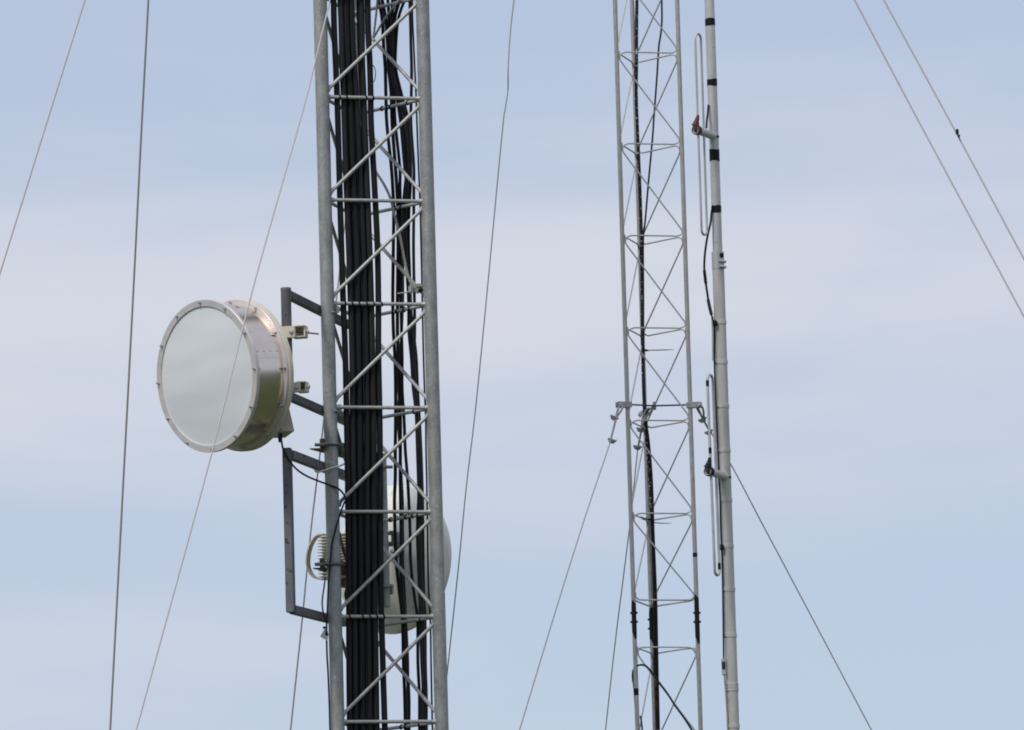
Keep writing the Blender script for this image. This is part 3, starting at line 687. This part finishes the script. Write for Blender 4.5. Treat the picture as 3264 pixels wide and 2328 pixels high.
guy('dark guy wire from the slim mast rear leg passing behind its left leg', [(2060, 1312, YS + .24), (2049, 1345, YS + .25), (2041, 1385, YS + .27), (2032, 1440, YS + .3), (2004, 1703, YS + .5), (1961, 2047, YS + .9), (1930, 2328, YS + 1.2)], W * 1.0,
    clips=((2042, 1369, YS + .26, -12), (2032, 1425, YS + .29, -10)), thimble=[(2045, 1366, YS + .25), (2048, 1335, YS + .25), (2062, 1306, YS + .23), (2074, 1302, YS + .22), (2078, 1308, YS + .22), (2070, 1318, YS + .23), (2050, 1350, YS + .25), (2033, 1430, YS + .29)], group='guys of the slim mast')
guy('guy wire from the slim mast right plate passing behind the antenna pole to lower right', [(2226, 1300, YS + .06), (2243, 1338, YS + .12), (2262, 1372, YS + .2), (2330, 1481, YS + .3), (2428, 1667, YS + .4), (2529, 1857, YS + .5), (2778, 2328, YS + .7)], W * 1.05,
    clips=((2239, 1338, YS + .12, 20), (2259, 1377, YS + .2, 18)), thimble=[(2242, 1340, YS + .12), (2243, 1316, YS + .09), (2238, 1298, YS + .06), (2228, 1294, YS + .05), (2222, 1302, YS + .06), (2232, 1320, YS + .1), (2246, 1346, YS + .13), (2263, 1376, YS + .2)], group='guys of the slim mast')

# ================================================================== guys of the heavy mast and others
guy('straight guy wire crossing the upper left corner of the sky', [(270.5, 0, 28.0), (136, 432, 27.8), (0, 870, 27.6), (-300, 1836, 27.2)], .0036, up=3)
guy('dark guy wire running top to bottom in the sky left of the drum dish', [(473, 0, 28.4), (449, 450, 28.3), (426.5, 900, 28.2), (387, 1648, 28.0), (351, 2328, 27.8)], .0042, up=3, mat='wire_dark')
guy('thin guy wire crossing in front of the drum dish and the left leg', [(1051, -10, 29.90), (1046, 25, 29.88), (1000, 215, 29.7), (960, 372, 29.55), (807, 917, 29.0), (674, 1448, 28.6), (434, 2328, 28.0)], .0034, up=2)
guy('guy wire hanging behind the left leg of the heavy mast below the stand-off', [(1140, 350, 30.46), (1080, 883, 30.35), (1025, 1399, 30.4), (990, 1700, 30.6), (962, 1985, 30.75), (926, 2328, 30.9)], .0038)
guy('thin kinked wire in the open sky between the two masts', [(1638.5, 0, 31.6), (1629, 80, 31.5), (1623, 154, 31.45), (1619.5, 230, 31.4), (1618.8, 289, 31.4), (1610, 350, 31.35), (1600, 430, 31.3), (1546, 1000, 31.1), (1515, 1311, 31.0), (1486, 1556, 30.9), (1462, 1802, 30.8), (1422, 2178, 30.7), (1408, 2328, 30.7)], .0028, up=2, mat='wire_dark')
guy('left one of the two parallel guy wires in the upper right sky', [(2724, 0, 29.0), (2939, 406.5, 28.9), (3264, 1009.6, 28.7), (3500, 1450, 28.6)], .0036, up=3, group='parallel guys in the upper right')
t = guy('right one of the two parallel guy wires, with a small clip on it', [(2817, 0, 29.2), (3044, 416.7, 29.1), (3264, 826.6, 29.0), (3500, 1266, 28.9)], .0036, up=3, group='parallel guys in the upper right')
c = P(3051, 421, 29.08)
v, f = join(box_geo(c, (R, F, U), (.013, .012, .026), .003), box_geo(c + U * -.018 + R * .008, (R, F, U), (.008, .010, .016), .002)); finish('wire_clip', v, f, 'bolt_dark', t)

# ================================================================== the antenna pole and its two folded dipoles
YA = 31.55
ka = MM(YA)
pp = P(2299.5, 1164, YA)
pole = thing('antenna_pole', V((pp.x, YA, 0)), 'slim grey two-part antenna pole with black tape bands right of the slim mast', 'pole')
def pz(y): return z_at(2299, y, YA)
def pt(y): return V((pp.x, YA, pz(y)))
RU, RL = 15.6 * ka, 19.0 * ka
tube('upper_tube', [V((pp.x - .001, YA, 9.7)), pt(0), pt(400), pt(820)], RU, 'pole_upper', pole, 24)
tube('lower_tube', [pt(815), pt(1200), pt(1700), pt(2328), V((pp.x, YA, 3)), V((pp.x, YA, 0))], RL, 'pole_lower', pole, 26)
def band(name, ya, yb, r, mat, wav=0.0):
    za, zb = pz(ya), pz(yb); n = 24; v = []; f = []
    ph = random.uniform(0, 6)
    for z, s in ((za, 1), (zb, -1)):
        for k in range(n):
            t = 2 * math.pi * k / n; v.append(V((pp.x + math.cos(t) * r, YA + math.sin(t) * r, z + wav * math.sin(t * 2 + ph + s))))
    f = [(k, (k + 1) % n, (k + 1) % n + n, k + n) for k in range(n)]
    return finish(name, v, f, mat, pole)
for ya, yb in ((60, 82), (253, 274), (477, 514), (657, 679)): band('tape_band', ya, yb, RU + .0012, 'tape_black', .0022)
cs = tube('coupling', [pt(804), pt(858)], RL + .0015, 'pole_upper', pole, 24)
for y in (836, 853):
    tube('coupling_bolt', [V((pp.x + RL * .1, YA - RL - .004, pz(y))), V((pp.x + RL * 1.25, YA - RL * .55, pz(y) - .001))], .0075, 'zinc_bright', cs, 8)
box('coupling_lug', V((pp.x + RL * .62, YA - RL * .85, pz(817))), yaw(35), (.020, .012, .022), 'tape_black', cs, .004)
for ya in (1024, 1151, 1291, 1433, 1591, 1738, 1876, 2022, 2178, 2187, 2196, 2312):
    h_ = 4.5 * ka if 2170 < ya < 2200 else 7 * ka
    lathe('strap', [(RL - .001, h_), (RL + .0020, h_ * .9), (RL + .0026, 0), (RL + .0020, -h_ * .9), (RL - .001, -h_)], pt(ya + 5), V((random.uniform(-.03, .03), 0, 1)).normalized(), 'pole_strap', pole, 24)
    box('strap_buckle', V((pp.x - RL * .85, YA - RL * .62, pz(ya + 5))), yaw(-50), (.014, .012, .012), 'pole_upper', pole, .002)

def dipole(label, la, ra, ytop, ybot, boom0, boom1, tapes, boot_mat, boot, rr):
    """Folded dipole: closed loop rod, open boom tube to the pole, boot where the feed enters."""
    YF = YA - .165; kf = MM(YF)
    def lx(y): return la[0] + (la[1] - la[0]) * (y - ytop) / (ybot - ytop)
    def rx(y): return ra[0] + (ra[1] - ra[0]) * (y - ytop) / (ybot - ytop)
    t = thing('folded_dipole', P(lx(ybot), ybot, YF), label, 'antenna', 'folded dipoles on the antenna pole')
    pts = []
    DB = .055
    for i in range(9): y = ytop + 14 + (ybot - ytop - 28) * i / 8; pts.append((lx(y), y, YF))
    hw = (rx(ybot) - lx(ybot)) / 2
    for a in (30, 60, 90, 120, 150): q = math.radians(a); pts.append(((lx(ybot) + rx(ybot)) / 2 - hw * math.cos(q), ybot - 14 + 14 * math.sin(q), YF + DB * (.5 - .5 * math.cos(q))))
    for i in range(9): y = ybot - 14 - (ybot - ytop - 28) * i / 8; pts.append((rx(y), y, YF + DB))
    for a in (30, 60, 90, 120, 150): q = math.radians(a); pts.append(((lx(ytop) + rx(ytop)) / 2 + hw * math.cos(q), ytop + 14 - 14 * math.sin(q), YF + DB * (.5 + .5 * math.cos(q))))
    loop = tube('loop', [P(*q) for q in pts], rr * kf, 'dipole_rod', t, 10, True)
    b0, b1 = P(*boom0, YF - .012), P(*boom1, YA - RL * .4); ax_ = (b1 - b0).normalized(); ln = (b1 - b0).length; rb = 13.0 * kf
    lathe('boom', [(rb * .84, .045), (rb * .86, .002), (rb, 0), (rb, ln * .82), (rb, ln), (.0005, ln)], b0, ax_, 'boom_pale', t, 24)
    lathe('boom_plug', [(.0005, .04), (rb * .85, .04)], b0, ax_, 'bolt_dark', t, 20)
    pin = b1 + V((RL * .6, -RL * .6, 0)); tube('boom_bolt', [b1 - ax_ * .01, P(boom1[0] + 18, boom1[1] + 2, YA - RL * .6)], .0055, 'bolt_dark', t, 8)
    bs = smooth([P(x, y, YF - .008) for x, y in boot], 4); nb_ = len(bs)
    tube('boot', bs, [(4.6 + 8.4 * (k / (nb_ - 1)) ** 1.3 + .5 * math.sin(k * 1.9)) * kf for k in range(nb_)], boot_mat, t, 14)
    lathe('boot_collar', [(rb * .98, -.003), (rb * 1.22, -.002), (rb * 1.30, .006), (rb * 1.16, .022), (rb * 1.01, .026)], b0, ax_, boot_mat, t, 22)
    for (s, ya, yb) in tapes:
        fx, yf = (lx, YF) if s == 'l' else (rx, YF + DB); tube('tape_band', [P(fx(ya), ya, yf), P(fx(yb), yb, yf)], (rr + .7) * kf, 'tape_black', t, 10)
    return t
dipole('upper folded dipole loop with red taped boom end beside the antenna pole', (2215, 2237), (2233.5, 2254), 108, 749, (2219, 414), (2274, 434), (), 'tape_red',
       [(2225, 368), (2223, 378), (2219, 392), (2216, 402)], 3.9)
dipole('lower folded dipole loop with black rubber boot beside the antenna pole', (2254, 2279), (2271.5, 2294), 1195, 1834, (2258, 1502), (2313, 1520), (('l', 1213, 1232), ('l', 1427, 1446), ('r', 1795, 1816)), 'tape_black',
       [(2262, 1459), (2261, 1470), (2258, 1482), (2255, 1492)], 4.6)

fc_ = thing('feed_cable', P(2318, 2310, YA), 'thin black feed cable strapped down the left side of the antenna pole', 'cable')
yb_ = YA - RL
tube('cable', wire_pts([(2258, 335, YA - .02), (2256, 360, YA - .03), (2253, 385, YA - .05), (2252, 408, YA - .08)]), .0050, 'coax_black', fc_, 8)
tube('cable', wire_pts([(2272, 655, YA - .022), (2268, 680, YA - .022), (2265, 710, YA - .03), (2257, 745, YA - .04), (2251, 778, YA - .04), (2246, 821, YA - .04), (2245, 863, YA - .04), (2249, 898, YA - .035), (2256, 945, YA - .03), (2259, 965, YA - .03)]), .0052, 'coax_black', fc_, 8)
tube('wrap', wire_pts([(2245, 862, YA - .04), (2247, 880, YA - .038), (2250, 905, YA - .035)]), .0072, 'tape_black', fc_, 8)
tube('connector', [P(2257, 955, YA - .03), P(2262, 980, YA - .03), P(2268, 1004, YA - .03)], .0080, 'bolt_dark', fc_, 10)
tube('cable', wire_pts([(2268, 1004, YA - .03), (2273, 1022, YA - .03), (2277, 1040, YA - .03), (2277, 1080, YA - .022), (2277, 1150, YA - .022), (2281, 1260, YA - .02), (2284, 1340, YA - .02), (2288, 1440, YA - .02), (2292, 1540, YA - .022), (2295, 1590, YA - .024), (2297, 1680, YA - .022), (2300, 1750, YA - .022), (2303, 1830, YA - .022), (2305, 1960, YA - .022), (2306, 2040, YA - .022), (2307, 2106, YA - .024)]), .0040, 'coax_black', fc_, 8)
for y, x in ((1031, 2279), (1745, 2300)):
    box('tie_block', P(x, y, YA - RL - .006), yaw(-25), (.022, .016, .026), 'tape_black', fc_, .004)
box('junction', P(2308, 2126, YA - RL * .8), yaw(-30), (.020, .018, .076), 'pole_upper', fc_, .003)
box('junction_cover', P(2306, 2121, YA - RL * .8 - .010), yaw(-30), (.015, .010, .034), 'bolt_dark', fc_, .003)
tube('cable', wire_pts([(2309, 2152, YA - .022), (2312, 2190, YA - .022), (2317, 2260, YA - .022), (2320, 2328, YA - .022), (2324, 2420, YA - .022)]), .0040, 'cable_grey', fc_, 8)
c = tube('conduit', wire_pts([(2270, 1010, YA - .012), (2272, 1060, YA - .010), (2273, 1150, YA - .010)]), .0055, 'pole_upper', None, 10)
tag(c, 'short pale grey conduit strapped left of the pole above the lower dipole', 'conduit')
